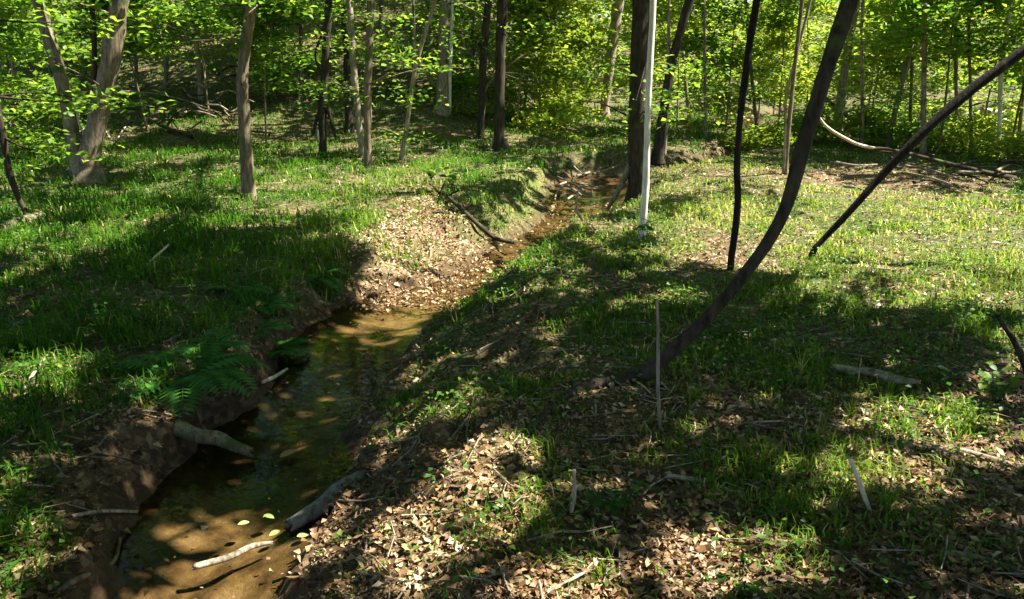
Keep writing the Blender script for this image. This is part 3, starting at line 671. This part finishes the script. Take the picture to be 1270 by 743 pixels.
# ------------------------------------------------------------------ fallen wood and sticks, each one a thing
def stick(name, label, cat, px, mat, group=None, lift=0.0, sides=8, knob=.12, twigs=(), heights=None, straight=False, twig_mat=None):
    """px: (x, y, width) points; each stands on the ground below, lifted by heights"""
    G = [on_ground(a, b) for a, b, _ in px]; R = [wd / 2 * depth_of(p) / FPX for p, (_, _, wd) in zip(G, px)]
    P = []
    for j, p in enumerate(G):
        hz = heights[j] if heights else 0
        if hz: q = on_plane(px[j][0], px[j][1], G[0][1]); P.append(np.array(q))
        else: P.append(np.array([p[0], p[1], max(p[2], WATER - .02) + R[j] * .65 + lift]))
    if straight:
        for j in range(1, len(P) - 1):
            tt = j / (len(P) - 1); P[j] = P[0] + (P[-1] - P[0]) * tt + rng.normal(size=3) * R[j] * .25
    off = P[0].copy(); off[2] -= R[0]
    v, f = tube(P, R, 12 if max(R) > .015 else sides, knob + (.12 if max(R) > .015 else 0), 7, jag=1.6)
    if twigs:
        root = empty(name, label, cat, group, tuple(off)); link('stem', new_mesh('stem', v - off, f, smooth=True), M[mat], root)
        for tw in twigs:
            TP = [on_plane(a, b, G[0][1]) for a, b, _ in tw]; TR = [wd / 2 * depth_of(p) / FPX for p, (_, _, wd) in zip(TP, tw)]
            v, f = tube(TP, TR, 6, .1, 4); link('twig', new_mesh('twig', v - off, f, smooth=True), M[twig_mat or mat], root)
        return root
    return tag(link(name, new_mesh(name, v - off, f, smooth=True), M[mat], None, tuple(off)), label, cat, group)
stick('fallen_log', 'short mossy log lying from the left bank into the stream', 'log', [(222,542,19),(240,555,17),(258,563,17),(285,574,14),(313,586,11)], 'mossy_wood', lift=.03, straight=True)
stick('sunken_log', 'smooth grey log half sunk along the right edge of the stream', 'log', [(366,664,18),(392,640,22),(418,618,22),(446,596,16)], 'wet_wood', straight=True)
stick('drift_stick', 'thin crooked stick lying in the shallow stream over sand', 'stick', [(248,737,8),(285,722,8),(315,705,7),(338,694,4)], 'dead_wood', lift=.03)
stick('fallen_log', 'brown log lying in the grass at the foot of the dark bent stem', 'log', [(-25,300,15),(5,288,15),(35,278,14),(62,270,12)], 'bark_brown')
stick('rotten_log', 'pale rotten log on the dark grass of the right bank', 'log', [(1034,466,8),(1050,467,12),(1068,470,9),(1085,473,12),(1110,477,10),(1138,484,4)], 'dead_wood', lift=.05, knob=.5, straight=True)
stick('pale_stick', 'straight pale stick poking up out of brown leaves', 'stick', [(1079,637,6),(1067,602,5.5),(1054,569,4.5)], 'pale_wood', heights=[0, .1, .2], knob=.05)
stick('bare_sapling', 'thin bare sapling stem standing upright in front of the leaning trunk', 'sapling', [(819,535,4),(816,480,4),(816,420,3),(815,372,2)], 'bark_grey', heights=[0, .2, .4, .6], knob=.04)
stick('small_stick', 'small forked grey stick upright among the shaded litter', 'stick', [(707,642,5),(712,615,5),(712,585,4)], 'dead_wood', heights=[0, .1, .2])
stick('dark_twig', 'dark bent twig arching up from the broad-leaved plant', 'twig', [(1276,470,8),(1262,430,7),(1248,408,5),(1238,393,4)], 'bark_dark', heights=[0, .1, .2, .3])
stick('fallen_branch', 'dark thin branch reaching down the sandy bank across the stream', 'branch', [(548,246,5),(566,262,5),(590,285,6),(614,304,5),(636,318,4)], 'bark_dark', lift=.08,
      twigs=[[(549,247,3),(542,236,3),(536,230,2)],[(549,247,3),(548,235,3),(552,226,2)],[(551,248,3),(561,240,3),(570,236,2)]])
stick('curved_branch', 'long fallen branch with a white curved end, turning dark beyond the clearing', 'branch',
      [(1256,224,8),(1210,211,5),(1165,200,4),(1110,187,3.5),(1085,184,3)], 'bark_dark', heights=[0, .2, .3, .4, .5], twigs=[[(1112,188,3.5),(1070,181,4),(1045,170,4),(1025,157,3.5),(1016,145,2.5)]], twig_mat='pale_wood')
stick('dark_branch', 'straight dark fallen branch crossing behind the slanting black stem', 'branch', [(1100,172,4),(1075,158,4),(1045,140,4),(1022,122,3)], 'bark_dark', heights=[0, .2, .4, .6])
stick('pale_log', 'pale sunlit log propped among leaves under the white stem', 'log', [(1290,158,10),(1262,150,10),(1240,142,8),(1220,137,5)], 'pale_wood', heights=[.01, .2, .3, .4])
stick('arched_branch', 'grey branch arching low over the shaded grass near the pale trunk', 'branch', [(575,138,4),(562,143,5),(540,152,5),(520,154,4)], 'bark_dark', heights=[.01, .1, .1, .1])
stick('bank_stick', 'pale stick jutting from the undercut left bank over dark water', 'stick', [(326,480,5),(340,474,5),(356,466,3)], 'pale_wood', lift=.03)
stick('fallen_branch', 'bare fallen branch lying in grass between the twin trunks and slender tree', 'branch', [(197,160,4),(215,168,4),(238,176,5)], 'bark_dark', lift=.1,
      twigs=[[(205,163,3),(212,148,3),(220,138,2)],[(222,170,3),(236,160,2),(250,150,2)]])
stick('grey_stick', 'grey stick lying across brown litter below the leafy ground plant', 'stick', [(826,594,6),(850,597,6),(876,602,5)], 'dead_wood', lift=.01)
stick('grey_stick', 'broken grey stick beside a patch of moss and grass', 'stick', [(886,606,6),(902,612,6),(924,620,5)], 'dead_wood', lift=.01)
stick('mossy_branch', 'dark branch pressed into the litter in the shade at the right', 'branch', [(1170,690,12),(1215,700,14),(1290,722,12)], 'bark_brown')
stick('driftwood', 'sunlit pale branch half buried in leaves on the right bank', 'branch', [(1190,562,9),(1225,572,10),(1290,590,9)], 'dead_wood')
stick('dead_stick', 'thin dead stick crossing the litter on the left waterside', 'stick', [(92,646,5),(125,640,5),(170,640,4)], 'dead_wood', lift=.02)
stick('dead_stick', 'dark root-like stick at the lowest left waterside', 'stick', [(75,740,8),(96,726,8),(140,704,6),(150,676,4)], 'bark_brown', lift=.02)
stick('dead_stick', 'thin straw-coloured stick lying in the grass of the left bank', 'stick', [(32,490,4),(44,470,4),(60,448,3)], 'pale_wood', lift=.04)
stick('dead_stick', 'thin pale stick lying on deep shaded grass of the left bank', 'stick', [(182,340,3),(196,327,3),(210,314,3)], 'pale_wood', lift=.08)
# driftwood tangle by the pool
for (a, b, c2_, d2, wd, hz) in [(706,205,722,228,4,0),(690,238,735,246,4,0),(695,246,724,262,4,0),(722,285,716,240,4,1),(716,262,702,250,3,1),(716,246,732,228,3,1),(708,236,745,242,4,0),(725,252,690,226,3,0),(735,232,768,214,4,0),(700,268,738,262,4,0),(712,224,745,212,4,0),(688,256,702,232,3,0)]:
    mx, my = (a + c2_) / 2 + rng.normal() * 4, (b + d2) / 2 + rng.normal() * 3
    stick('drift_branch', 'bare grey branch in the driftwood tangle beside the stream pool', 'branch', [(a, b, wd * .7), (mx, my, wd * .6), (c2_, d2, wd * .35)], 'dead_wood' if rng.random() < .6 else 'bark_brown',
          'driftwood tangle by the pool', lift=U(.03, .2), heights=[0, .1, .2] if hz else None)
# brush lying beyond the clearing
for q in range(16):
    a, b = U(1010, 1250), U(205, 236); L = U(20, 60); s = U(-.25, .3)
    stick('brush_branch', 'brown dead branch in the brush strip along the far side of the clearing', 'branch', [(a, b, 4), (a + L * .5, b + s * L * .5 + rng.normal() * 3, 2.6), (a + L, b + s * L, 2)], ['dead_wood', 'bark_brown', 'bark_dark'][q % 3],
          'brush beyond the clearing', lift=U(.03, .25))
for q in range(30):
    a, b = U(70, 290), U(112, 168); L = U(20, 55); s = U(-.7, .5)
    stick('brush_branch', 'bare dead branch in the tangle behind the twin trunks', 'branch', [(a, b, 2.4), (a + L * .35, b + s * L * .5 + rng.normal() * 5, 2.2), (a + L * .7, b + s * L * .6 + rng.normal() * 4, 1.8), (a + L, b + s * L, 1.2)], ['dead_wood', 'bark_brown', 'bark_dark'][q % 3],
          'tangle behind the twin trunks', lift=U(.05, .6))

# ------------------------------------------------------------------ single plants
def fern(label, px, py, nf, length, mat='fern'):
    g = on_ground(px, py); root = empty('fern', label, 'fern', 'ferns on the left bank' if False else None, tuple(g))
    for k in range(nf):
        a = k / nf * 6.283 + rng.normal() * .2; L = length * U(.75, 1.15); el = U(.5, 1.1)
        t = np.linspace(0, 1, 15); hx = L * np.sin(t * 1.2) * .95 * math.cos(el * .6); hz_ = L * (.75 * t * math.sin(el) - .55 * t * t * .9)
        P = np.column_stack([np.cos(a) * hx, np.sin(a) * hx, hz_ + .01]); side = np.array([-math.sin(a), math.cos(a), 0])
        pv, pf = tube(P, np.linspace(.004, .001, 15), 4, 0, smoothp=False, cap=False)
        T = nrm(np.gradient(P, axis=0)); Nn = nrm(np.cross(side[None], T) * -1); Nn[Nn[:, 2] < 0] *= -1
        Q, D, LL, NN = [], [], [], []
        for j in range(2, 15):
            for s_ in (-1, 1):
                Q.append(P[j]); D.append(side * s_ + T[j] * .35 + np.array([0, 0, -.12])); LL.append(L * .27 * math.sin(math.pi * min(1, (15.2 - j) / 13) ** .8 * .55 + .05)); NN.append(Nn[j])
        lv, lf, lt = leaf_mesh(np.array(Q), np.array(LL), np.array(D), np.array(NN), .26, .03)
        V_, F_ = merge([(pv, pf), (lv, [lf])])
        link('frond', new_mesh('frond', V_, F_, np.r_[np.zeros(len(pv)), lt]), M[mat], root)
    return root
fern('large deep green fern overhanging the stream from the left bank', 232, 470, 15, .58)
fern('smaller fern just above the large fern on the left bank', 262, 432, 10, .36)
fern('yellowish green fern in the shaded grass near the undercut bank', 330, 410, 9, .3)
fern('fern rising from the shaded slope below the slender tree', 300, 362, 10, .38)
fern('lush fern at the very lip of the undercut bank above the pale jutting stick', 338, 440, 11, .4)
fern('fern between the lush lip fern and the slender tree slope', 325, 385, 11, .42)
fern('broad fern in the shaded grass above the sandy bank corner', 390, 345, 10, .45)
fern('low dark fern in the middle of the shaded left bank', 140, 400, 9, .3)

def leaf_shape(name, mat, L=.05, W=.7):
    t = np.linspace(0, 1, 6); wv = np.sin(t * math.pi) ** .75 * W * .5 * (1.15 - .35 * t); V = []
    for tt, ww in zip(t, wv): V += [(-ww * L, tt * L, .12 * ww * L - .12 * L * tt * tt), (0, tt * L, -.06 * L * ww - .12 * L * tt * tt), (ww * L, tt * L, .12 * ww * L - .12 * L * tt * tt)]
    F_ = []
    for j in range(5):
        a = j * 3; F_ += [(a, a + 1, a + 4, a + 3), (a + 1, a + 2, a + 5, a + 4)]
    me = new_mesh(name, np.array(V), np.array(F_), np.full(len(V), rng.random()), smooth=True); me.materials.append(M[mat]); return me
LEAFS = {m_: [leaf_shape('leaf', m_) for _ in range(4)] for m_ in ('cover', 'leaf', 'leaf_yellow', 'litter', 'orange_leaf', 'pale_leaf', 'fern')}
def leafy_plant(label, px, py, nl, height, spread, size, mat='cover', name='leafy_plant'):
    g = on_ground(px, py); root = empty(name, label, 'plant', None, tuple(g)); parts = []
    for s_ in range(max(2, nl // 5)):
        a = U(0, 6.28); tip = np.array([math.cos(a) * spread * U(.2, .8), math.sin(a) * spread * U(.2, .8), height * U(.6, 1)])
        parts.append(tube([[0, 0, -.02], tip * .5 + [0, 0, .02], tip], [.003, .0025, .0015], 4, 0, 3, cap=False))
        for q in range(5):
            o = link('leaf', LEAFS[mat][rng.integers(4)], None, root); tt = U(.35, 1.05)
            o.location = tip * tt; o.rotation_euler = (U(-.5, .35), U(-.35, .35), U(0, 6.28)); s3 = size / .05 * U(.7, 1.2); o.scale = (s3, s3, s3)
    v, f = merge(parts); link('stem', new_mesh('stem', v, f), M['cover'], root)
leafy_plant('round-leaved green plant growing from litter beside the small forked stick', 768, 640, 40, .16, .22, .05)
leafy_plant('broad-leaved bright plant beside the dark bent twig at the right', 1235, 500, 45, .22, .28, .07, 'leaf')
leafy_plant('dark leafy plant at the foot of the white stem', 775, 335, 40, .35, .4, .085)
leafy_plant('leafy seedling with drooping leaves under the white stem', 800, 308, 25, .5, .35, .09)
leafy_plant('low leafy plant with glossy leaves on the shaded right bank', 905, 425, 40, .18, .3, .06)
leafy_plant('single small green seedling among leaves below the pale stick', 1022, 668, 8, .05, .06, .05)
leafy_plant('dark green plant cluster in the shade at the lowest middle edge', 920, 728, 30, .08, .18, .05)
leafy_plant('pale leaved plant on the sunlit spot of the left bank', 45, 470, 35, .15, .25, .05, 'leaf')
leafy_plant('bushy green plant at the lip of the undercut left bank', 345, 395, 50, .2, .3, .05)
leafy_plant('leafy plant on the stream side of the round mossy bank', 560, 235, 40, .45, .5, .12, 'leaf')
leafy_plant('bright leafy plant standing in the shaded grass by the rotten log', 985, 445, 30, .2, .25, .06, 'leaf')
leafy_plant('spreading green plant near the right end of the rotten log', 1170, 475, 40, .22, .3, .06)

def tuft(label, px, py, nb, length, wd=.004, tint=(.3, .6)):
    g = on_ground(px, py); root = empty('grass_tuft', label, 'grass tuft', None, tuple(g))
    for k in range(nb):
        a = U(0, 6.28); L = length * U(.6, 1.1); le = U(.2, 1.0); t = np.linspace(0, 1, 6)
        c = np.column_stack([np.cos(a) * L * le * t ** 1.6 * .8, np.sin(a) * L * le * t ** 1.6 * .8, L * t * (1 - .45 * le * t) - .01]); s_ = np.array([-math.sin(a), math.cos(a), 0])
        ww = wd * (1 - t ** 2 * .95)[:, None]
        V_ = np.stack([c - s_ * ww, c + s_ * ww], 1).reshape(-1, 3); j = np.arange(5) * 2
        link('blade', new_mesh('blade', V_, np.stack([j, j + 1, j + 3, j + 2], -1), np.full(12, U(*tint))), M['grass'], root)
tuft('bright grass tuft at the lower left waterside', 8, 690, 60, .26)
tuft('long-bladed grass tuft beside the leaf-covered foot of the pale stick', 1098, 640, 22, .26, .005, (.25, .5))
tuft('sunlit yellow-green grass tuft in front of the rotten log', 1055, 520, 45, .16, .0035, (.5, .75))
tuft('small blade tuft on the wet edge of the dark stream', 468, 448, 12, .14, .004, (.4, .6))
tuft('thin tall pale grass stems in the shaded bank before the clearing', 992, 468, 12, .36, .0022, (.8, .95))
tuft('soft dark grass tuft on the litter slope of the right bank', 505, 622, 50, .1, .0025, (.1, .3))
tuft('mossy bright grass tuft at the lowest middle edge', 745, 718, 70, .09, .003, (.5, .75))
tuft('green grass tuft among litter by the single thin sapling stem', 860, 500, 45, .16, .0035, (.3, .6))
tuft('grass tuft hanging over the sandy bank by the dark thin branch', 535, 225, 60, .55, .01, (.25, .45))

# ------------------------------------------------------------------ single leaves
def lone(name, label, group, px, py, size, mat, water=False, tilt=.25):
    g = on_ground(px, py); z = max(g[2], WATER - .008) + .012
    o = link(name, LEAFS[mat][rng.integers(4)], None); o.location = (g[0], g[1], z); s3 = size / .05; o.scale = (s3, s3, s3)
    o.rotation_euler = (rng.normal() * tilt, rng.normal() * tilt, U(0, 6.28)); tag(o, label, 'leaf', group)
for (a, b) in [(312,672),(329,659),(349,674),(369,677)]: lone('floating_leaf', 'pale green leaf floating on the stream by the grey sunken log', 'green leaves floating on the stream', a, b, .062, 'pale_leaf', True, .1)
for (a, b) in [(62,664),(74,670),(90,660),(118,662),(122,672),(64,648),(104,676),(84,684),(132,650),(50,676)]: lone('fallen_leaf', 'orange dead leaf on the waterside litter near the lower left tuft', 'orange leaves by the water', a, b, U(.05, .08), 'orange_leaf')
for (a, b) in [(1034,552),(1046,556)]: lone('fallen_leaf', 'curled orange-brown leaf above the top of the pale stick', 'curled leaves above the pale stick', a, b, .09, 'orange_leaf', False, .6)
lone('fallen_leaf', 'tan dead leaf caught at the end of the short mossy log', None, 349, 592, .12, 'orange_leaf')
for (a, b) in [(300,540),(382,538),(318,507),(370,515),(308,560),(412,505)]: lone('drifting_leaf', 'small tan leaf resting on the shaded stream shallows', 'small leaves on the stream', a, b, .05, 'litter')
for q in range(40):
    a, b = U(880, 1260), U(500, 735); lone('fallen_leaf', 'dry tan leaf lying on the litter of the right foreground', 'dry leaves on the right bank', a, b, U(.035, .06), 'litter' if q % 3 else 'orange_leaf', False, .4)
for q in range(40):
    a, b = U(430, 860), U(540, 738); lone('fallen_leaf', 'dry brown leaf lying on the litter slope beside the stream', 'dry leaves on the litter slope', a, b, U(.032, .055), 'litter' if q % 3 else 'orange_leaf', False, .4)
